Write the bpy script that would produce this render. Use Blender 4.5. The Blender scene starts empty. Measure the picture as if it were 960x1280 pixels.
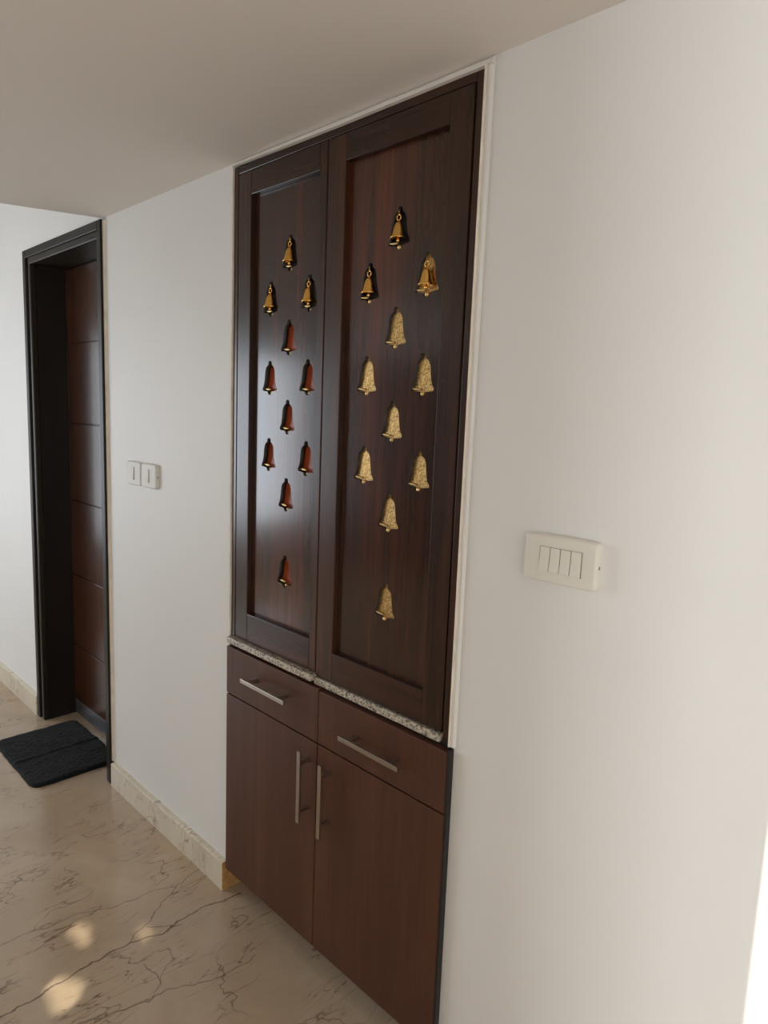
import bpy, bmesh, math, random
from mathutils import Vector, Matrix
random.seed(4)
S = bpy.context.scene
COL = S.collection

# ------------------------------------------------------------------ camera
cam_d = bpy.data.cameras.new('camera')
cam = bpy.data.objects.new('camera', cam_d); COL.objects.link(cam)
Rr = Vector((0.7061598, 0.70701513, 0.03831377)); Uu = Vector((-0.1253837, 0.07160902, 0.98952063)); Ff = Vector((-0.69686244, 0.70356362, -0.13921558))
M = Matrix.Identity(4)
for i in range(3):
    M[i][0] = Rr[i]; M[i][1] = Uu[i]; M[i][2] = -Ff[i]
M[0][3], M[1][3], M[2][3] = 0.0, -1.10394604, 1.52568754
cam.matrix_world = M
cam_d.sensor_fit = 'VERTICAL'; cam_d.sensor_height = 36.0; cam_d.lens = 853.13 * 36.0 / 1280.0
cam_d.clip_start = 0.02
S.camera = cam

# ------------------------------------------------------------------ exposure, sky, sun, window light
S.view_settings.view_transform = 'Standard'; S.view_settings.look = 'None'
S.view_settings.gamma = 1.0; S.view_settings.use_curve_mapping = False
S.view_settings.exposure = -0.15
S.cycles.max_bounces = 10; S.cycles.diffuse_bounces = 6; S.cycles.glossy_bounces = 5
S.cycles.caustics_reflective = False
S.cycles.sample_clamp_indirect = 6.0

W = bpy.data.worlds.new('daylight'); S.world = W; W.use_nodes = True
W.node_tree.nodes['Background'].inputs[0].default_value = (0.75, 0.86, 1.0, 1)
W.node_tree.nodes['Background'].inputs[1].default_value = 1.2

SUN_DIR = Vector((-0.35, 0.85, -0.25)).normalized()
sd = bpy.data.lights.new('sun', 'SUN'); sd.energy = 13.0; sd.angle = math.radians(0.22); sd.color = (1.0, 0.93, 0.76)
so = bpy.data.objects.new('sun', sd); COL.objects.link(so)
so.rotation_euler = SUN_DIR.to_track_quat('-Z', 'Y').to_euler()

def area(name, loc, direction, sx, sy, radiance, color):
    d = bpy.data.lights.new(name, 'AREA'); d.shape = 'RECTANGLE'; d.size = sx; d.size_y = sy
    d.energy = radiance * math.pi * sx * sy; d.color = color
    o = bpy.data.objects.new(name, d); COL.objects.link(o); o.location = loc
    o.rotation_euler = Vector(direction).to_track_quat('-Z', 'Y').to_euler()
    return o
# daylight falling in through the openings of the room (each lamp fills its window)
area('daylight_end_window', (-5.56, -2.1, 1.25), (1, 0, 0), 2.2, 1.7, 6.6, (0.86, 0.93, 1.0))
area('daylight_side_window', (1.385, -3.66, 1.25), (0, 1, 0), 0.32, 1.75, 46.0, (0.94, 0.97, 1.0))
area('daylight_living_window', (2.26, -1.9, 1.2), (-1, 0, 0), 1.6, 1.7, 2.0, (0.98, 0.98, 0.98))

# ------------------------------------------------------------------ material helpers
def mat(name):
    m = bpy.data.materials.new(name); m.use_nodes = True
    nt = m.node_tree; b = nt.nodes['Principled BSDF']
    return m, nt, b
def N(nt, t, **kw):
    n = nt.nodes.new(t)
    for k, v in kw.items(): setattr(n, k, v)
    return n
def link(nt, a, b): nt.links.new(a, b)
def coords(nt, scale, rot=(0, 0, 0), loc=(0, 0, 0)):
    tc = N(nt, 'ShaderNodeTexCoord'); mp = N(nt, 'ShaderNodeMapping')
    mp.inputs['Scale'].default_value = scale; mp.inputs['Rotation'].default_value = rot; mp.inputs['Location'].default_value = loc
    link(nt, tc.outputs['Object'], mp.inputs['Vector'])
    return mp.outputs['Vector']
def noise(nt, vec, scale=1, detail=3, rough=.5, dist=0):
    n = N(nt, 'ShaderNodeTexNoise'); n.inputs['Scale'].default_value = scale; n.inputs['Detail'].default_value = detail
    n.inputs['Roughness'].default_value = rough; n.inputs['Distortion'].default_value = dist
    link(nt, vec, n.inputs['Vector'])
    return n.outputs['Fac']
def ramp(nt, fac, stops):
    r = N(nt, 'ShaderNodeValToRGB'); e = r.color_ramp.elements
    e[0].position, e[0].color = stops[0][0], (*stops[0][1], 1)
    e[1].position, e[1].color = stops[1][0], (*stops[1][1], 1)
    for p, c in stops[2:]:
        k = e.new(p); k.color = (*c, 1)
    link(nt, fac, r.inputs['Fac'])
    return r.outputs['Color']
def mix(nt, fac, a, b, mode='MIX'):
    n = N(nt, 'ShaderNodeMix', data_type='RGBA', blend_type=mode)
    if isinstance(fac, (int, float)): n.inputs[0].default_value = fac
    else: link(nt, fac, n.inputs[0])
    for i, v in ((6, a), (7, b)):
        if isinstance(v, tuple): n.inputs[i].default_value = (*v, 1)
        else: link(nt, v, n.inputs[i])
    return n.outputs[2]
def math_(nt, op, a, b=0.0, c=None, clamp=False):
    n = N(nt, 'ShaderNodeMath', operation=op); n.use_clamp = clamp
    for i, v in enumerate((a, b) if c is None else (a, b, c)):
        if isinstance(v, (int, float)): n.inputs[i].default_value = v
        else: link(nt, v, n.inputs[i])
    return n.outputs[0]
def bump(nt, b, h, strength, dist=.002):
    n = N(nt, 'ShaderNodeBump'); n.inputs['Strength'].default_value = strength; n.inputs['Distance'].default_value = dist
    link(nt, h, n.inputs['Height']); link(nt, n.outputs[0], b.inputs['Normal'])
def srgb(r, g, b):
    f = lambda c: (c / 255 / 12.92) if c / 255 <= .04045 else ((c / 255 + .055) / 1.055) ** 2.4
    return (f(r), f(g), f(b))

def plain(name, col, rough=.5, metal=0.0, spec=.5, var=.06, vscale=3.0, bstr=0.0, bscale=200):
    m, nt, b = mat(name)
    v = coords(nt, (1, 1, 1))
    n = noise(nt, v, vscale, 3)
    lo = tuple(c * (1 - var) for c in col); hi = tuple(min(1, c * (1 + var)) for c in col)
    link(nt, ramp(nt, n, [(.3, lo), (.7, hi)]), b.inputs['Base Color'])
    b.inputs['Roughness'].default_value = rough; b.inputs['Metallic'].default_value = metal; b.inputs['Specular IOR Level'].default_value = spec
    if bstr: bump(nt, b, noise(nt, v, bscale, 2), bstr)
    return m
def wood(name, dark, mid, light, axis='z', rough=.28, spec=.5, coat=0.0, coat_rough=.1, streak=1.0, fine=1.0):
    m, nt, b = mat(name)
    s1 = {'z': (34, 34, 1.6), 'x': (1.6, 34, 34), 'y': (34, 1.6, 34)}[axis]
    s2 = {'z': (120, 120, 5), 'x': (5, 120, 120), 'y': (120, 5, 120)}[axis]
    s3 = {'z': (7, 7, .7), 'x': (.7, 7, 7), 'y': (7, .7, 7)}[axis]
    g1 = noise(nt, coords(nt, s1), 1, 4, .6, .25)
    g2 = noise(nt, coords(nt, s2), 1, 2, .6)
    g3 = noise(nt, coords(nt, s3, loc=(3.3, 1.1, .4)), 1, 2, .5, .4)
    f = math_(nt, 'ADD', math_(nt, 'MULTIPLY', g1, .45), math_(nt, 'MULTIPLY', g3, .55 * streak))
    f = math_(nt, 'ADD', f, math_(nt, 'MULTIPLY', math_(nt, 'SUBTRACT', g2, .5), .22 * fine))
    c = ramp(nt, f, [(.33, dark), (.5, mid), (.68, light)])
    link(nt, c, b.inputs['Base Color'])
    b.inputs['Roughness'].default_value = rough; b.inputs['Specular IOR Level'].default_value = spec
    b.inputs['Coat Weight'].default_value = coat; b.inputs['Coat Roughness'].default_value = coat_rough
    bump(nt, b, g2, .08, .0006)
    return m

WALL = plain('wall_paint', srgb(226, 225, 222), rough=.55, var=.02, vscale=1.5, bstr=.06, bscale=35)
CEIL = plain('ceiling_paint', srgb(222, 217, 211), rough=.8, var=.02, vscale=1.2)
PLASTER = plain('cream_plaster_filler', srgb(230, 221, 208), rough=.75, var=.08, vscale=24, bstr=.3, bscale=60)
TEAK_V = wood('dark_teak_vertical', srgb(40, 25, 17), srgb(58, 36, 24), srgb(78, 45, 29), 'z', rough=.26, spec=.45)
TEAK_P = wood('polished_teak_panel', srgb(38, 25, 18), srgb(60, 36, 25), srgb(94, 49, 32), 'z', rough=.2, spec=.5, coat=.22, coat_rough=.12)
TEAK_H = wood('dark_teak_horizontal', srgb(38, 25, 18), srgb(54, 34, 24), srgb(72, 42, 28), 'x', rough=.26, spec=.42)
VENEER = wood('walnut_veneer', srgb(74, 45, 33), srgb(84, 52, 38), srgb(95, 60, 44), 'z', rough=.42, spec=.3, streak=.9)
WENGE = wood('dark_door_frame_wood', srgb(32, 27, 21), srgb(42, 36, 27), srgb(50, 42, 32), 'z', rough=.42, spec=.16)
WENGE_H = wood('dark_door_head_wood', srgb(36, 32, 25), srgb(45, 40, 31), srgb(54, 46, 36), 'x', rough=.42, spec=.16)
JAMB = wood('very_dark_jamb_wood', srgb(22, 16, 13), srgb(30, 22, 17), srgb(38, 28, 22), 'z', rough=.4, spec=.3)
FLUSH = wood('brown_door_veneer', srgb(52, 30, 19), srgb(66, 38, 24), srgb(80, 47, 29), 'z', rough=.22, spec=.5)
BLACK = plain('black_cabinet_edge', srgb(26, 23, 22), rough=.5)
DARK_WOOD_SHADE = plain('dark_wood_and_recess_shade', srgb(30, 19, 14), rough=.5)
STEEL = plain('brushed_steel', srgb(172, 161, 148), rough=.34, metal=1.0, var=.04, vscale=60)
KICK = plain('grey_steel_kick_plate', srgb(120, 122, 126), rough=.4, metal=.8, var=.2, vscale=14)
PLASTIC = plain('ivory_switch_plastic', srgb(224, 221, 210), rough=.32, var=.01)
PLASTIC_W = plain('white_switch_plastic', srgb(222, 221, 215), rough=.5, spec=.25, var=.01)
SLOT = plain('dark_gap', srgb(112, 104, 92), rough=.8)
MATT = plain('added_door_matt_dark', srgb(52, 36, 28), rough=.85, spec=.1)
BRASS = plain('polished_brass', srgb(244, 192, 104), rough=.14, metal=1.0, var=.06, vscale=40)
BRASS_L = plain('pale_brass', srgb(238, 206, 140), rough=.35, metal=.85, var=.06, vscale=90)
RED = plain('red_brown_inlay', srgb(158, 70, 36), rough=.35, var=.12, vscale=30)
SPOT_MASK = plain('sun_spot_mask_board', srgb(170, 160, 145), rough=.8)

def gold_foil():
    m, nt, b = mat('speckled_gold_foil')
    v = coords(nt, (1, 1, 1))
    n1 = noise(nt, v, 330, 3, .6); n2 = noise(nt, v, 120, 2)
    f = math_(nt, 'ADD', math_(nt, 'MULTIPLY', n1, .7), math_(nt, 'MULTIPLY', n2, .3))
    c = ramp(nt, f, [(.36, srgb(78, 56, 30)), (.5, srgb(186, 149, 92)), (.66, srgb(236, 202, 140))])
    link(nt, c, b.inputs['Base Color']); b.inputs['Metallic'].default_value = 1.0; b.inputs['Roughness'].default_value = .36
    bump(nt, b, n1, .3, .002)
    return m
FOIL = gold_foil()

def granite():
    m, nt, b = mat('speckled_granite')
    v = coords(nt, (1, 1, 1))
    vo = N(nt, 'ShaderNodeTexVoronoi'); vo.inputs['Scale'].default_value = 260; link(nt, v, vo.inputs['Vector'])
    sp = N(nt, 'ShaderNodeSeparateColor'); link(nt, vo.outputs['Color'], sp.inputs[0])
    c = ramp(nt, sp.outputs[0], [(.12, srgb(58, 52, 46)), (.3, srgb(150, 140, 124)), (.55, srgb(214, 206, 190)), (.9, srgb(184, 172, 150))])
    n = noise(nt, v, 14, 2)
    c = mix(nt, math_(nt, 'MULTIPLY', n, .35), c, srgb(150, 140, 128))
    link(nt, c, b.inputs['Base Color']); b.inputs['Roughness'].default_value = .3
    return m
GRANITE = granite()

CRACKS = [  # the brown cracks of the marble, in metres on the floor
    [(-1.705, -.80), (-1.707, -.664), (-1.712, -.578), (-1.726, -.46), (-1.728, -.335), (-1.702, -.238), (-1.712, -.16), (-1.708, -.074), (-1.69, .02)],
    [(-1.728, -.335), (-1.752, -.315), (-1.80, -.20), (-1.862, -.108), (-1.88, .0)],
    [(-1.76, -.27), (-1.69, -.18)],
    [(-1.626, -.34), (-1.541, -.33), (-1.508, -.377), (-1.54, -.47), (-1.569, -.60)],
    [(-1.54, -.47), (-1.49, -.30), (-1.449, -.192), (-1.44, -.09)],
    [(-1.967, -.64), (-1.943, -.409), (-1.90, -.30), (-1.881, -.20), (-1.86, -.12)],
]
def marble(name, cracks=True, base=(srgb(172, 150, 126), srgb(184, 163, 138), srgb(196, 177, 153)), rough=.16):
    m, nt, b = mat(name)
    v = coords(nt, (1, 1, 1))
    c = ramp(nt, noise(nt, v, 2.2, 5, .6, .5), [(.3, base[0]), (.5, base[1]), (.72, base[2])])
    c = mix(nt, math_(nt, 'MULTIPLY', noise(nt, v, 28, 4, .7), .18), c, tuple(x * .8 for x in base[0]))
    def vein(scale, rot, sc, width, strength, loc, col):
        nonlocal c
        vv = coords(nt, sc, rot, loc)
        n = noise(nt, vv, scale, 4, .5, .12)
        d = math_(nt, 'ABSOLUTE', math_(nt, 'SUBTRACT', n, .5))
        f = math_(nt, 'SUBTRACT', 1.0, math_(nt, 'DIVIDE', d, width), clamp=True)
        g = math_(nt, 'MULTIPLY', noise(nt, v, 6, 3), 1.0)
        g = math_(nt, 'MULTIPLY_ADD', math_(nt, 'SUBTRACT', g, .42), 6.0, .0, clamp=True)
        f = math_(nt, 'MULTIPLY', math_(nt, 'MULTIPLY', f, g), strength)
        c = mix(nt, f, c, col)
    BR = srgb(104, 78, 58)
    vein(1.0, (0, 0, .22), (9, 1.7, 2), .006, .8, (0, 0, 0), BR)
    vein(1.0, (0, 0, -.1), (15, 2.6, 3), .006, .65, (5, 2, 1), BR)
    vein(1.0, (0, 0, .5), (5, 3.0, 3), .007, .65, (9, 7, 3), srgb(80, 58, 44))
    if cracks:
        wn = N(nt, 'ShaderNodeTexNoise'); wn.inputs['Scale'].default_value = 14; wn.inputs['Detail'].default_value = 3
        link(nt, v, wn.inputs['Vector'])
        sub = N(nt, 'ShaderNodeVectorMath', operation='SUBTRACT'); link(nt, wn.outputs['Color'], sub.inputs[0]); sub.inputs[1].default_value = (.5, .5, .5)
        mad = N(nt, 'ShaderNodeVectorMath', operation='MULTIPLY_ADD'); link(nt, sub.outputs[0], mad.inputs[0]); mad.inputs[1].default_value = (.05, .05, 0); link(nt, v, mad.inputs[2])
        P = mad.outputs[0]
        for k, line in enumerate(CRACKS):
            cur = None
            for a, e in zip(line[:-1], line[1:]):
                a = Vector((*a, 0)); e = Vector((*e, 0)); ba = e - a
                pa = N(nt, 'ShaderNodeVectorMath', operation='SUBTRACT'); link(nt, P, pa.inputs[0]); pa.inputs[1].default_value = a
                dt = N(nt, 'ShaderNodeVectorMath', operation='DOT_PRODUCT'); link(nt, pa.outputs[0], dt.inputs[0]); dt.inputs[1].default_value = ba
                h = math_(nt, 'MULTIPLY', dt.outputs['Value'], 1 / ba.length_squared, clamp=True)
                sc = N(nt, 'ShaderNodeVectorMath', operation='SCALE'); sc.inputs[0].default_value = ba; link(nt, h, sc.inputs['Scale'])
                df = N(nt, 'ShaderNodeVectorMath', operation='SUBTRACT'); link(nt, pa.outputs[0], df.inputs[0]); link(nt, sc.outputs[0], df.inputs[1])
                ln = N(nt, 'ShaderNodeVectorMath', operation='LENGTH'); link(nt, df.outputs[0], ln.inputs[0])
                cur = ln.outputs['Value'] if cur is None else math_(nt, 'MINIMUM', cur, ln.outputs['Value'])
            w = .0042 if k == 0 else .003
            f = math_(nt, 'SUBTRACT', 1.0, math_(nt, 'DIVIDE', cur, w), clamp=True)
            c = mix(nt, math_(nt, 'MULTIPLY', f, .9 if k == 0 else .6), c, srgb(62, 44, 33))
    link(nt, c, b.inputs['Base Color']); b.inputs['Roughness'].default_value = rough
    b.inputs['Specular IOR Level'].default_value = .5
    return m
MARBLE = marble('beige_marble_floor')
SKIRT = marble('beige_marble_skirting', False, (srgb(196, 184, 162), srgb(214, 204, 184), srgb(226, 218, 200)), .3)
RAWEND = plain('ochre_cut_stone', srgb(186, 142, 86), rough=.8, var=.25, vscale=60, bstr=.3, bscale=120)

def mat_pile():
    m, nt, b = mat('charcoal_pile')
    v = coords(nt, (1, 1, 1))
    n = noise(nt, v, 160, 3, .7); n2 = noise(nt, v, 22, 3, .6)
    f = math_(nt, 'ADD', math_(nt, 'MULTIPLY', n, .5), math_(nt, 'MULTIPLY', n2, .5))
    link(nt, ramp(nt, f, [(.34, srgb(12, 14, 14)), (.66, srgb(28, 31, 31))]), b.inputs['Base Color'])
    b.inputs['Roughness'].default_value = .95; b.inputs['Specular IOR Level'].default_value = .1
    b.inputs['Sheen Weight'].default_value = .1; b.inputs['Sheen Roughness'].default_value = .5
    bump(nt, b, n, .9, .006)
    return m
PILE = mat_pile()

# ------------------------------------------------------------------ mesh helpers
def link_obj(name, bm, mats, parent=None, loc=(0, 0, 0), smooth=False):
    bmesh.ops.recalc_face_normals(bm, faces=bm.faces[:])
    me = bpy.data.meshes.new(name); bm.to_mesh(me); bm.free()
    for m in (mats if isinstance(mats, (list, tuple)) else [mats]): me.materials.append(m)
    if smooth:
        for p in me.polygons: p.use_smooth = True
    o = bpy.data.objects.new(name, me); COL.objects.link(o); o.location = loc
    if parent: o.parent = parent
    return o
def empty(name, loc=(0, 0, 0)):
    o = bpy.data.objects.new(name, None); COL.objects.link(o); o.location = loc; o.empty_display_size = .05
    return o
def tag(o, label=None, cat=None, group=None, kind=None):
    if label: o['label'] = label
    if cat: o['category'] = cat
    if group: o['group'] = group
    if kind: o['kind'] = kind
    return o
def box(bm, x0, x1, y0, y1, z0, z1, bev=0.0, mi=0, seg=2):
    t = bmesh.new()
    bmesh.ops.create_cube(t, size=1)
    for v in t.verts:
        v.co = Vector(((x0 + x1) / 2 + v.co.x * (x1 - x0), (y0 + y1) / 2 + v.co.y * (y1 - y0), (z0 + z1) / 2 + v.co.z * (z1 - z0)))
    if bev: bmesh.ops.bevel(t, geom=t.edges[:], offset=bev, segments=seg, affect='EDGES', profile=.5)
    for f in t.faces: f.material_index = mi
    me = bpy.data.meshes.new('t'); t.to_mesh(me); t.free()
    bm.from_mesh(me); bpy.data.meshes.remove(me)
def loft(bm, rings, cap0=True, cap1=True, mi=0):
    vs = [[bm.verts.new(p) for p in r] for r in rings]
    n = len(rings[0])
    for a, b in zip(vs[:-1], vs[1:]):
        for i in range(n):
            f = bm.faces.new((a[i], a[(i + 1) % n], b[(i + 1) % n], b[i])); f.material_index = mi
    if cap0: bm.faces.new(vs[0]).material_index = mi
    if cap1: bm.faces.new(vs[-1]).material_index = mi
def rring(w, h, r, y, cx=0, cz=0, n=6, bow=0.0):
    pts = []
    for (sx, sz, a0) in ((1, 1, 0), (-1, 1, 90), (-1, -1, 180), (1, -1, 270)):
        for k in range(n + 1):
            a = math.radians(a0 + 90 * k / n)
            x = sx * (w / 2 - r) + r * math.cos(a); z = sz * (h / 2 - r) + r * math.sin(a)
            pts.append((x, z))
    full = []
    for i, (x, z) in enumerate(pts):
        full.append((x, z))
        x2, z2 = pts[(i + 1) % len(pts)]
        if abs(x2 - x) > w * .4:                       # split the long top and bottom edges so they can bow
            for k in range(1, 8): full.append((x + (x2 - x) * k / 8, z + (z2 - z) * k / 8))
    out = []
    for x, z in full:
        b = bow * (1 - (2 * x / w) ** 2)
        out.append((cx + x, y, cz + z + (b if z > 0 else -b)))
    return out
def lathe(bm, prof, c=(0, 0, 0), n=24, mi=0):
    rings = [[(c[0] + r * math.cos(2 * math.pi * k / n), c[1] + r * math.sin(2 * math.pi * k / n), c[2] + z) for k in range(n)] for r, z in prof]
    loft(bm, rings, True, True, mi)
def torus(bm, c, R, r, n=20, m=8, mi=0):
    vs = []
    for i in range(n):
        a = 2 * math.pi * i / n; row = []
        for j in range(m):
            b = 2 * math.pi * j / m
            row.append(bm.verts.new((c[0] + (R + r * math.cos(b)) * math.cos(a), c[1] + r * math.sin(b), c[2] + (R + r * math.cos(b)) * math.sin(a))))
        vs.append(row)
    for i in range(n):
        for j in range(m):
            bm.faces.new((vs[i][j], vs[(i + 1) % n][j], vs[(i + 1) % n][(j + 1) % m], vs[i][(j + 1) % m])).material_index = mi
def ball(bm, c, rx, ry, rz, mi=0, u=14, v=9):
    t = bmesh.new(); bmesh.ops.create_uvsphere(t, u_segments=u, v_segments=v, radius=1)
    for q in t.verts: q.co = Vector((c[0] + q.co.x * rx, c[1] + q.co.y * ry, c[2] + q.co.z * rz))
    for f in t.faces: f.material_index = mi; f.smooth = True
    me = bpy.data.meshes.new('t'); t.to_mesh(me); t.free(); bm.from_mesh(me); bpy.data.meshes.remove(me)
def sheet_with_holes(outlines, y_front, depth):
    """flat board in the x-z plane: first outline is the edge, the others are holes cut right through"""
    cu = bpy.data.curves.new('t', 'CURVE'); cu.dimensions = '2D'; cu.fill_mode = 'BOTH'; cu.extrude = depth / 2
    for pts in outlines:
        sp = cu.splines.new('POLY'); sp.points.add(len(pts) - 1); sp.use_cyclic_u = True
        for p, (x, z) in zip(sp.points, pts): p.co = (x, z, 0, 1)
    o = bpy.data.objects.new('t', cu); COL.objects.link(o)
    dg = bpy.context.evaluated_depsgraph_get(); dg.update()
    me = bpy.data.meshes.new_from_object(o.evaluated_get(dg))
    bm = bmesh.new(); bm.from_mesh(me)
    bpy.data.objects.remove(o); bpy.data.curves.remove(cu); bpy.data.meshes.remove(me)
    for v in bm.verts: v.co = Vector((v.co.x, y_front + depth / 2 + v.co.z, v.co.y))
    bmesh.ops.remove_doubles(bm, verts=bm.verts[:], dist=1e-6)
    return bm

# ------------------------------------------------------------------ the room
H = 2.2; HU = 2.75; XW, XE, YS = -5.5, 2.2, -3.6
NL, NR = -1.738, -0.859          # cabinet niche in the wall
DL, DR, DH = -3.425, -2.585, 2.194   # doorway
def struct(name, bm, m, parent=None): 
    o = link_obj(name, bm, m, parent)
    if not parent: o['kind'] = 'structure'
    return o
def wall_cells(bm, us, zs, holes, put):
    for u0, u1 in zip(us[:-1], us[1:]):
        for z0, z1 in zip(zs[:-1], zs[1:]):
            cu, cz = (u0 + u1) / 2, (z0 + z1) / 2
            if any(a < cu < b and c < cz < d for a, b, c, d in holes): continue
            put(u0, u1, z0, z1)
bm = bmesh.new(); box(bm, XW - .2, XE + .2, YS - .2, .46, -.1, 0); struct('floor', bm, MARBLE)
bm = bmesh.new()
wall_cells(bm, [XW - .1, DL, DR, NL, NR, XE + .1], [0, DH, H, HU + .1], [(DL, DR, 0, DH), (NL, NR, 0, H)], lambda a, b, c, d: box(bm, a, b, 0, .46, c, d))
struct('wall_north', bm, WALL)
bm = bmesh.new()
WW = (-3.2, -1.0, .4, 2.1)
wall_cells(bm, [YS - .1, WW[0], WW[1], 0], [0, WW[2], WW[3], HU + .1], [WW], lambda a, b, c, d: box(bm, XW - .1, XW, a, b, c, d))
struct('wall_west', bm, WALL)
bm = bmesh.new()
W3 = (-2.7, -1.1, .35, 2.05)
wall_cells(bm, [YS - .1, W3[0], W3[1], 0], [0, W3[2], W3[3], HU + .1], [W3], lambda a, b, c, d: box(bm, XE, XE + .1, a, b, c, d))
struct('wall_east', bm, WALL)
bm = bmesh.new()
W2 = (1.22, 1.55, .35, 2.15); W4 = (-.95, .05, .6, 1.4)
wall_cells(bm, [XW - .1, W4[0], W4[1], W2[0], W2[1], XE + .1], [0, .35, .6, 1.4, 2.15, HU + .1], [W2, W4], lambda a, b, c, d: box(bm, a, b, YS - .05, YS, c, d))
struct('wall_south', bm, WALL)
bm = bmesh.new(); box(bm, -.40, .525, -2.12, -2.0, 0, H - .001); struct('added_shadow_wall', bm, WALL)  # added wall stub behind the camera, shapes the shadow on the right wall
# added out-of-view dark door, so the right cabinet door reflects something dark
bm = bmesh.new(); box(bm, -5.46, -3.2, YS + .001, YS + .03, .001, 2.06, .003); dd = struct('added_dark_door', bm, DARK_WOOD_SHADE)
bm = bmesh.new()
for k in range(3): box(bm, -5.36 + k * .7, -4.72 + k * .7, YS + .03, YS + .05, .05, 1.98, .004)
link_obj('door_leaf', bm, MATT, dd)
# dropped ceiling over the passage, its free edge stands just short of the door
bm = bmesh.new()
poly = [(-2.588, .02), (-2.72, -.36), (-2.95, -1.2), (-2.95, YS), (XE, YS), (XE, .02)]
loft(bm, [[(x, y, H) for x, y in poly], [(x, y, HU + .1) for x, y in poly]])
struct('ceiling', bm, CEIL)
bm = bmesh.new(); box(bm, XW, -2.5, YS, 0, HU, HU + .1); struct('ceiling_upper', bm, CEIL)
# window frames around the openings
def frame_bar(bm, rect, axis, pos, t=.05, d=.04):
    a, b, c, e = rect
    for (u0, u1, z0, z1) in ((a, b, c, c + t), (a, b, e - t, e), (a, a + t, c + t, e - t), (b - t, b, c + t, e - t)):
        if axis == 'x': box(bm, pos - d, pos, u0, u1, z0, z1)
        else: box(bm, u0, u1, pos - d, pos, z0, z1)
bm = bmesh.new(); frame_bar(bm, WW, 'x', XW - .01); struct('window_1', bm, WENGE)
bm = bmesh.new(); frame_bar(bm, W2, 'y', YS - .005, .02); struct('window_2', bm, WENGE)
bm = bmesh.new(); frame_bar(bm, W3, 'x', XE + .05); struct('window_3', bm, WENGE)
# added unseen mask filling an opening: holes traced back from the floor's sun spots
def back(x, y):
    t = (y - (YS - .02)) / SUN_DIR.y
    return (x - SUN_DIR.x * t, -SUN_DIR.z * t)
def spot(cx, cy, rx, ry, rot, wob):
    pts = []
    for k in range(18):
        a = 2 * math.pi * k / 18; r = 1 + wob * math.sin(3 * a + cx * 9) + wob * .6 * math.sin(5 * a)
        x, y = rx * r * math.cos(a), ry * r * math.sin(a)
        pts.append(back(cx + x * math.cos(rot) - y * math.sin(rot), cy + x * math.sin(rot) + y * math.cos(rot)))
    return pts
bm = sheet_with_holes([[(W4[0], W4[2]), (W4[1], W4[2]), (W4[1], W4[3]), (W4[0], W4[3])],
                       spot(-1.852, -.414, .058, .026, .0, .14), spot(-1.735, -.276, .042, .014, .0, .1),
                       spot(-1.678, -.526, .062, .045, .0, .12)], YS - .03, .01)
struct('sun_spot_mask', bm, SPOT_MASK)

# skirting of the north wall
BB = .098
def skirt(name, x0, x1, raw=False):
    bm = bmesh.new()
    rings = []
    for x in (x0, x1):
        rings.append([(x, 0, .001), (x, -.02, .001), (x, -.02, BB - .004), (x, -.0185, BB - .001), (x, -.016, BB), (x, 0, BB)])
    loft(bm, rings)
    if raw:
        bm.faces.ensure_lookup_table()
        for f in bm.faces:
            if all(abs(v.co.x - x1) < 1e-6 for v in f.verts): f.material_index = 1
    o = link_obj(name, bm, [SKIRT, RAWEND]); o['kind'] = 'structure'
    return o
skirt('baseboard_north', DR + .018, NL, True)
skirt('baseboard_north.001', XW, DL - .002)
bm = bmesh.new(); box(bm, NL + .0005, NL + .004, -.019, .295, .001, .0845); 
o = struct('trim_4', bm, RAWEND)
bm = bmesh.new(); box(bm, NL + .005, NR, .30, .31, .001, .08); struct('trim_5', bm, SKIRT)     # board at the back of the toe space

# plaster bands where wall, cabinet and door frame meet
def bead(bm, pts, t):           # quad strip with a bevelled front: pts = (inner, outer) x-z pairs along the band
    rings = []
    for (xi, zi), (xo, zo) in pts:
        rings.append([(xi, 0.001, zi), (xi, -t, zi), (xi + (xo - xi) * .55, -t * .9, zi + (zo - zi) * .55), (xo, -.0005, zo), (xo, 0.001, zo)])
    loft(bm, rings)
bm = bmesh.new(); bead(bm, [((-.8632, .826), (-.858, .826)), ((-.8632, 1.4), (-.858, 1.4)), ((-.8632, 2.186), (-.857, 2.186))], .010); struct('trim_1', bm, PLASTER)
bm = bmesh.new(); bead(bm, [((-.8585, .826), (-.849, .826)), ((-.8585, 1.4), (-.849, 1.4)), ((-.857, 2.186), (-.846, 2.2))], .006); struct('trim_7', bm, WALL)
bm = bmesh.new(); bead(bm, [((-1.727, 2.19), (-1.73, 2.2)), ((-1.3, 2.184), (-1.3, 2.2)), ((-.846, 2.184), (-.846, 2.2))], .010); struct('trim_2', bm, CEIL)
bm = bmesh.new(); bead(bm, [((-1.726, .09), (-1.742, .09)), ((-1.727, .85), (-1.742, .85)), ((-1.727, 2.195), (-1.738, 2.195))], .005); struct('trim_3', bm, PLASTER)
bm = bmesh.new(); bead(bm, [((DR + .001, .1), (DR + .017, .1)), ((DR + .001, 2.19), (DR + .014, 2.19))], .008); struct('trim_6', bm, PLASTER)

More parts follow.
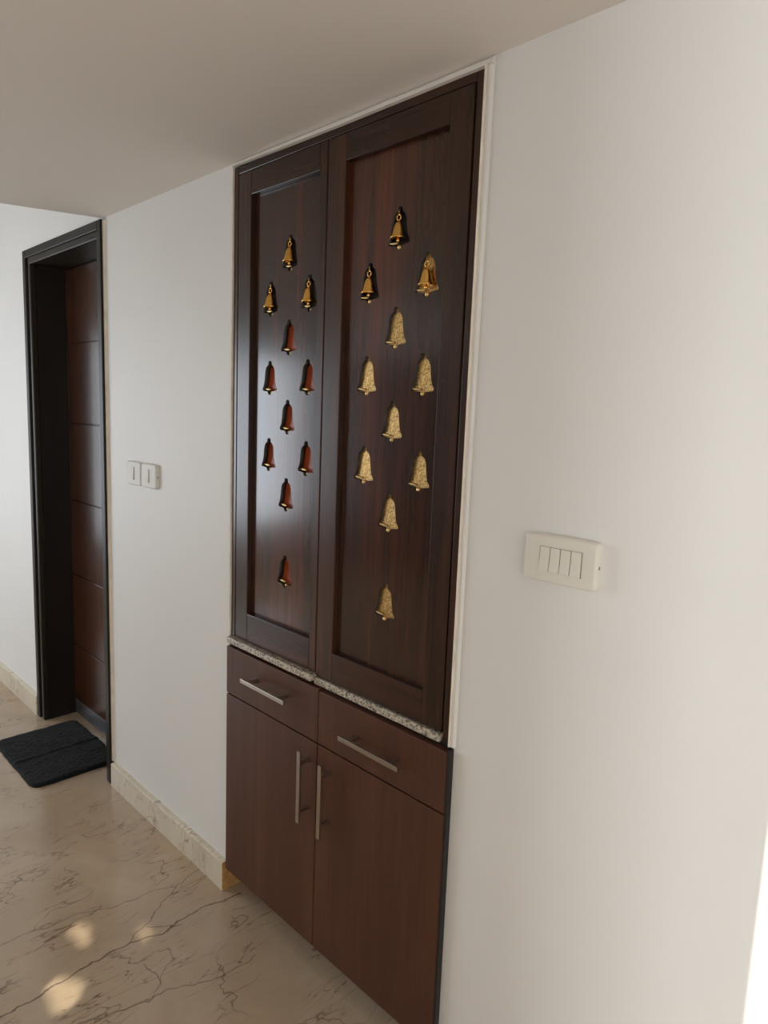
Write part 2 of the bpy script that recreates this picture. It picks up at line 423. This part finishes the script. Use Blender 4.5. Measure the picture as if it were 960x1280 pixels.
# ------------------------------------------------------------------ entrance door at the end of the passage
JL, JR, JH = DL + .082, DR - .045, 2.13
bm = bmesh.new()
for x0, x1 in ((DL, DL + .034), (DR - .03, DR)): box(bm, x0, x1, -.016, .02, .001, DH, .003)
box(bm, DL + .034, DR - .03, -.016, .02, DH - .034, DH, .003, 1)
box(bm, DL + .02, JL - .022, -.002, .25, .001, DH - .002, 0, 2); box(bm, JR + .014, DR - .002, -.002, .25, .001, DH - .002, 0, 2)
box(bm, JL - .024, JL, .012, .25, .001, JH, 0, 2); box(bm, JL - .024, JL, -.012, .012, .001, JH, .004); box(bm, JR, JR + .018, -.012, .25, .001, JH, .004)
box(bm, JL - .024, JR + .016, -.012, .25, JH, DH - .034, .004, 1)
dr = struct('door_1', bm, [WENGE, WENGE_H, JAMB])
# leaf: horizontal grooves cut between the boards of its face
bm = bmesh.new()
y0 = .135; gz = [.008, .36, .82, 1.12, 1.437, 1.797, JH - .002]
gz = [.008, .36, .715, 1.075, 1.437, 1.797, JH - .002]
for a, b in zip(gz[:-1], gz[1:]): box(bm, JL + .002, JR - .002, y0, y0 + .03, a + .0025, b - .0025, .0015)
box(bm, JL + .002, JR - .002, y0 + .006, y0 + .036, .008, JH - .002)
o = link_obj('door_leaf', bm, FLUSH, dr); o['label'] = 'brown veneered door leaf with thin horizontal grooves'
bm = bmesh.new(); box(bm, JL + .012, JR - .012, y0 - .003, y0 - .0005, .012, .082, .001)
o = link_obj('kick_plate', bm, KICK, dr); o['label'] = 'grey metal kick plate'

# ------------------------------------------------------------------ bell-patterned shrine cabinet
shrine = tag(empty('shrine_cabinet', ((NL + NR) / 2, .15, .85)), 'tall dark teak wall cabinet with two panelled doors patterned with gold bell shapes', 'cabinet')
OFF = Vector(shrine.location)
def part(name, bm, mats, parent, label=None, off=OFF, smooth=False):
    for v in bm.verts: v.co -= off
    o = link_obj(name, bm, mats, parent, smooth=smooth)
    if label: o['label'] = label
    return o
FL, FR, FT, FB = -1.727, -.8635, 2.186, .824
bm = bmesh.new()
box(bm, FL, -1.7065, 0, .05, .850, FT, .002); box(bm, -.8875, FR, 0, .05, FB, FT, .002)
box(bm, -1.7055, -.8885, 0, .05, 2.167, FT, .002, 1)
part('frame', bm, [TEAK_V, TEAK_H], shrine)
bm = bmesh.new()
box(bm, FL, -1.71, .052, .30, .852, FT); box(bm, -.884, FR, .052, .30, .852, FT); box(bm, -1.71, -.884, .052, .30, 2.168, FT)
box(bm, -1.71, -.884, .29, .30, .852, 2.168)
part('carcass', bm, TEAK_V, shrine)

BELL = [(0, 81), (4, 80.3), (6.8, 78), (7.8, 74), (7.6, 70), (13, 67), (18, 61.5), (20.6, 53), (21.8, 43), (22.8, 33), (24.4, 23.5), (27, 15), (30.4, 9), (32, 5.5), (31.4, 2.5), (28, .4), (20, -.2), (13, -1), (9, -2), (8, -5), (5.5, -9), (0, -11)]
OUT = [(x * 1.04 / 1000, (z - 34.5) / 1000) for x, z in BELL] + [(-x * 1.04 / 1000, (z - 34.5) / 1000) for x, z in BELL[-2:0:-1]]
ROWS = [(0, 1.933), (-1, 1.825), (1, 1.825), (0, 1.720), (-1, 1.616), (1, 1.616), (0, 1.512), (-1, 1.407), (1, 1.407), (0, 1.303), (0, 1.090)]
PY = .014                                # panel lies this far behind the stiles
def inlay_bm(s=.985, y0=0.0, y1=.004):
    b = bmesh.new(); loft(b, [[(x * s, y0, z * s) for x, z in OUT], [(x * s, y1, z * s) for x, z in OUT]])
    return b
def mouth_bm(lw):
    b = bmesh.new()
    n = 22                                # rounded lip that follows the mouth of the bell
    rings = []
    for k in range(n + 1):
        x = -.0285 + .0225 * k / n; u = x / .0285
        zc = -.0345 + .0042 + .0022 * u * u
        w = lw * (1.15 - .5 * abs(2 * k / n - 1))
        rings.append([(x, .003 * math.sin(a), zc + w * math.cos(a)) for a in [2 * math.pi * j / 8 for j in range(8)]])
    loft(b, rings)
    for f in b.faces: f.smooth = True
    ball(b, (0, -.0005, -.0396), .0056, .0045, .005)
    return b
def door_leaf(name, x0, x1, z0, z1, ox0, ox1, oz0, oz1, cx, dx, label, foil, plain_top, side):
    b = bmesh.new()
    yf, yb = -.001, .034
    box(b, x0, ox0, yf, yb, z0, z1, .0018); box(b, ox1, x1, yf, yb, z0, z1, .0018)
    box(b, ox0, ox1, yf, yb, z0, oz0, .0018, 1); box(b, ox0, ox1, yf, yb, oz1, z1, .0018, 1)
    d = part(name, b, [TEAK_V, TEAK_H], shrine, label)
    pts = [(cx + s * dx, z) for s, z in ROWS]
    b = sheet_with_holes([[(ox0 + .0005, oz0 + .0005), (ox1 - .0005, oz0 + .0005), (ox1 - .0005, oz1 - .0005), (ox0 + .0005, oz1 - .0005)]] +
                         [[(px + x, pz + z) for x, z in OUT] for px, pz in pts], PY, .024)
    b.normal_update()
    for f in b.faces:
        if abs(f.normal.y) < .5: f.material_index = 1  # cut-out sides coloured dark, painting in the shade of the recess
    part('panel', b, [TEAK_P, DARK_WOOD_SHADE], d)
    i0 = m0 = None
    proto = {}
    for k, (px, pz) in enumerate(pts):
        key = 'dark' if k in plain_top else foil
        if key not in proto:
            proto[key] = link_obj('bell_inlay', inlay_bm(), {'dark': DARK_WOOD_SHADE, 'gold': FOIL, 'red': RED}[key], d)
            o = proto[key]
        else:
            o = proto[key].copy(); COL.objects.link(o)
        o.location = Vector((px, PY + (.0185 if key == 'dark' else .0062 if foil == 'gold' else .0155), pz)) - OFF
        o['label'] = {'dark': 'dark bell-shaped recess', 'gold': 'speckled gold bell-shaped inlay', 'red': 'smooth red-brown bell-shaped inlay'}[key]
        if m0 is None: m = m0 = link_obj('bell_mouth', mouth_bm(.0026 if foil == 'gold' else .0038), BRASS_L, d)
        else: m = m0.copy(); COL.objects.link(m)
        m.location = Vector((px, PY + (.0036 if foil == 'gold' else .0085), pz)) - OFF
        m['label'] = 'pale brass lip and clapper of a bell shape'
    return d, pts
dl, ptsL = door_leaf('door', -1.7025, -1.3255, .852, 2.165, -1.643, -1.353, .936, 2.103, -1.484, .082, 'left panelled door with red-brown bell shapes', 'red', (0, 1, 2), -1)
dr2, ptsR = door_leaf('door', -1.3225, -.8915, .846, 2.165, -1.26, -.950, .922, 2.105, -1.094, .088, 'right panelled door with speckled gold bell shapes', 'gold', (0, 1), 1)

# hanging brass bells in the three topmost cut-outs of each door
def hanging_bell():
    r = empty('brass_bell')
    b = bmesh.new()
    lathe(b, [(.0150, .0005), (.0180, .0), (.0186, .0012), (.0178, .0032), (.0152, .0075), (.0130, .0145), (.0112, .022), (.0090, .0295), (.0066, .0335), (.0034, .0352), (.0026, .038), (.0012, .0385)])
    link_obj('bell_body', b, BRASS, r, smooth=True)
    b = bmesh.new(); torus(b, (0, 0, .0445), .0058, .0015); link_obj('ring', b, BRASS, r, smooth=True)
    b = bmesh.new(); ball(b, (0, 0, -.0035), .0042, .0042, .0042); lathe(b, [(.001, -.002), (.001, .004)], n=8); link_obj('clapper', b, BRASS, r)
    b = bmesh.new(); lathe(b, [(.0013, .0495), (.0013, .056), (.0022, .0565), (.0022, .058)], n=8)
    link_obj('hook', b, BRASS, r)
    return r
def copy_tree(o):
    c = o.copy(); COL.objects.link(c)
    for ch in o.children:
        k = ch.copy(); COL.objects.link(k); k.parent = c
    return c
bell0 = hanging_bell()
names = {('L', 0): 'brass bell hanging alone at the top of the left cabinet door, reddish bells below it',
         ('L', 1): 'brass bell on the left cabinet door, left one of the pair in the second row',
         ('L', 2): 'brass bell on the left cabinet door, right one of the pair in the second row',
         ('R', 0): 'brass bell hanging by its ring alone at the top of the right cabinet door',
         ('R', 1): 'brass bell before a dark recess on the right cabinet door, left in the second row',
         ('R', 2): 'brass bell hanging before a speckled gold bell shape on the right cabinet door'}
first = True
for side, pts in (('L', ptsL), ('R', ptsR)):
    for k in range(3):
        o = bell0 if first else copy_tree(bell0); first = False
        px, pz = pts[k]
        o.location = (px + .001, PY - .003, pz - .0225)
        tag(o, names[(side, k)], 'bell', 'small brass bells hanging on the cabinet doors')

# ------------------------------------------------------------------ granite slabs between the two cabinets
def slab(x0, x1, y0, z0, z1, label, round_right=.006):
    b = bmesh.new(); box(b, x0, x1, y0, .0 if False else .046, z0, z1, .0035, 0, 3)
    c = Vector(((x0 + x1) / 2, 0, z0))
    for v in b.verts: v.co -= c
    o = link_obj('granite_slab', b, GRANITE, loc=c)
    tag(o, label, 'granite slab', 'granite slabs under the cabinet doors')
slab(-1.724, -1.3235, -.018, .8305, .8495, 'thicker speckled granite slab edge above the left drawer')
slab(-1.3225, -.8905, -.007, .8235, .8425, 'speckled granite slab edge with chipped brown right end above the right drawer')

# ------------------------------------------------------------------ base cabinet
BX0, BX1, BXM, BZ0, BZ1, BZD, BF = -1.7245, -.8585, -1.2895, .086, .8225, .672, -.016
base = tag(empty('base_cabinet', ((BX0 + BX1) / 2, .15, BZ0)), 'brown veneer base cabinet with two drawers above two doors and bar handles', 'cabinet')
OB = Vector(base.location)
def bpart(name, b, m, parent, label=None): return part(name, b, m, parent, label, OB)
b = bmesh.new()
box(b, BX0 + .001, BX0 + .018, .004, .30, BZ0, BZ1 - .001); box(b, BX1 - .018, BX1 - .001, .004, .30, BZ0, BZ1); box(b, BX1 - .001, BX1 + .0055, -.0145, -.0006, BZ0, BZ1)
box(b, BX0 + .018, BX1 - .018, .004, .30, BZ0, BZ0 + .018); box(b, BX0 + .018, BX1 - .018, .004, .30, BZ1 - .018, BZ1 - .0005)
box(b, BX0 + .018, BX1 - .018, .29, .30, BZ0 + .018, BZ1 - .018); box(b, BX0 + .018, BX1 - .018, .004, .02, BZD - .01, BZD + .008)
box(b, BXM - .009, BXM + .009, .004, .29, BZ0 + .018, BZ1 - .018)
bpart('carcass', b, BLACK, base, 'black cabinet carcass edge')
def handle(parent, c, length, vert):
    b = bmesh.new(); t = .0062; y0, y1 = -.054, -.046
    def bx(u0, u1, v0, v1, ya, yb, bev):
        if vert: box(b, c[0] + v0, c[0] + v1, ya, yb, c[1] + u0, c[1] + u1, bev)
        else: box(b, c[0] + u0, c[0] + u1, ya, yb, c[1] + v0, c[1] + v1, bev)
    L = length / 2
    bx(-L, L, -t, t, y0, y1, .0012)
    for s in (-1, 1): bx(s * L * .68 - .0045, s * L * .68 + .0045, -.0045, .0045, y1 - .001, BF + .0005, 0)
    bpart('handle', b, STEEL, parent, 'brushed steel bar handle')
def front(name, x0, x1, z0, z1, label):
    b = bmesh.new(); box(b, x0, x1, BF, .003, z0, z1, .0013)
    return bpart(name, b, VENEER, base, label)
d1 = front('drawer', BX0, BXM - .0012, BZD + .0022, BZ1 - .002, 'left drawer front'); handle(d1, (-1.493, .759), .205, False)
d2 = front('drawer', BXM + .0012, BX1 - .0015, BZD + .0022, BZ1 - .006, 'right drawer front'); handle(d2, (-1.070, .745), .20, False)
c1 = front('door', BX0, BXM - .0017, BZ0, BZD - .0022, 'left base cabinet door'); handle(c1, (-1.321, .549), .2, True)
c2 = front('door', BXM + .0017, BX1 - .0015, BZ0, BZD - .0022, 'right base cabinet door'); handle(c2, (-1.236, .545), .2, True)

# ------------------------------------------------------------------ switch plates
def switch(name, cx, cz, w, h, gangs, label, gw, gh, gx, m, depth=.014, bow=.002, group=None):
    r = tag(empty(name, (cx, 0, cz)), label, 'light switch', group)
    b = bmesh.new()
    loft(b, [rring(w, h, .007, -.0003, bow=bow), rring(w, h, .007, -depth * .55, bow=bow), rring(w - .002, h - .002, .007, -depth * .8, bow=bow), rring(w - .006, h - .006, .006, -depth * .97, bow=bow), rring(w - .012, h - .012, .005, -depth, bow=bow)])
    link_obj('plate', b, m, r)
    b = bmesh.new(); box(b, gx - gangs * gw / 2 - .0016, gx + gangs * gw / 2 + .0016, -depth - .0006, -depth + .004, -gh / 2 - .0016, gh / 2 + .0016, .0004)
    link_obj('switch_frame', b, m, r)
    b = bmesh.new(); box(b, gx - gangs * gw / 2 - .0006, gx + gangs * gw / 2 + .0006, -depth - .0009, -depth + .002, -gh / 2 - .0006, gh / 2 + .0006)
    link_obj('gap', b, SLOT, r)
    b = bmesh.new(); box(b, w / 2 - .002, w / 2 + .0003, -depth * .5, -depth * .28, -.004, .002)
    link_obj('notch', b, SLOT, r)
    for g in range(gangs):
        x = gx + (g - (gangs - 1) / 2) * gw; hw = gw / 2 - .0009
        b = bmesh.new()                    # rocker: tilted about its middle
        prof = [(gh / 2, -depth - .0025), (0.0, -depth - .0028), (-gh / 2, -depth - .0050)]
        rings = [[(x - hw, -depth, z), (x - hw, y, z), (x + hw, y, z), (x + hw, -depth, z)] for z, y in prof]
        loft(b, rings); bmesh.ops.bevel(b, geom=[e for e in b.edges], offset=.0004, segments=1, affect='EDGES')
        link_obj('rocker', b, m, r)
    return r
switch('switch_plate', -.627, 1.2775, .149, .086, 4, 'ivory switch plate with four rockers on the wall right of the cabinet', .0212, .045, .004, PLASTIC, .018)
switch('switch_plate', -2.347, 1.289, .108, .082, 1, 'white single switch plate nearer the door, left of two', .015, .044, .0, PLASTIC_W, .013, .002, 'pair of switch plates between door and cabinet')
switch('switch_plate', -2.233, 1.289, .108, .082, 1, 'white single switch plate nearer the cabinet, right of two', .015, .044, .0, PLASTIC_W, .013, .002, 'pair of switch plates between door and cabinet')

# ------------------------------------------------------------------ doormat
def doormat():
    x0, x1, y0, y1 = -3.245, -2.735, -.262, .100
    w, h, R = (x1 - x0) / 2, (y1 - y0) / 2, .045
    nx, ny = 150, 110
    from mathutils import noise as mn
    b = bmesh.new(); top = {}; bot = {}
    for i in range(nx + 1):
        for j in range(ny + 1):
            u, v = -1 + 2 * i / nx, -1 + 2 * j / ny
            x, y = u * w, v * h
            ex = max(0, abs(y) - (h - R)); lim = w - R + math.sqrt(max(0, R * R - ex * ex)); x = u * lim
            d = min(w - abs(x), h - abs(y))
            qx, qy = abs(x) - (w - R), abs(y) - (h - R)
            if qx > 0 and qy > 0: d = R - math.hypot(qx, qy)
            e = min(1, max(0, d) / .018); prof = math.sqrt(1 - (1 - e) ** 2)
            n = mn.noise(Vector((x * 16, y * 16, 0))) * .7 + mn.noise(Vector((x * 60, y * 60, 3))) * .7 + mn.noise(Vector((x * 150, y * 150, 6))) * .6
            rdg = x - (.012 + .06 * (-y) * .3)
            ridge = .005 * math.exp(-(rdg / .009) ** 2) - .0008 * math.exp(-((rdg - .018) / .010) ** 2)
            z = .003 + prof * (.014 + .0035 * n + ridge)
            wob = .003 * mn.noise(Vector((x * 25, y * 25, 9)))
            top[i, j] = b.verts.new((x + wob * (abs(u)), y + wob * abs(v), z))
    for i in range(nx):
        for j in range(ny): b.faces.new((top[i, j], top[i + 1, j], top[i + 1, j + 1], top[i, j + 1])).smooth = True
    rim = [(i, 0) for i in range(nx)] + [(nx, j) for j in range(ny)] + [(i, ny) for i in range(nx, 0, -1)] + [(0, j) for j in range(ny, 0, -1)]
    lo = [b.verts.new((top[k].co.x, top[k].co.y, .0008)) for k in rim]
    for a in range(len(rim)):
        c = (a + 1) % len(rim); b.faces.new((top[rim[a]], top[rim[c]], lo[c], lo[a]))
    b.faces.new(lo)
    o = link_obj('doormat', b, PILE, loc=((x0 + x1) / 2, (y0 + y1) / 2, 0))
    tag(o, 'charcoal fluffy doormat with rounded corners on the floor before the door', 'doormat')
doormat()
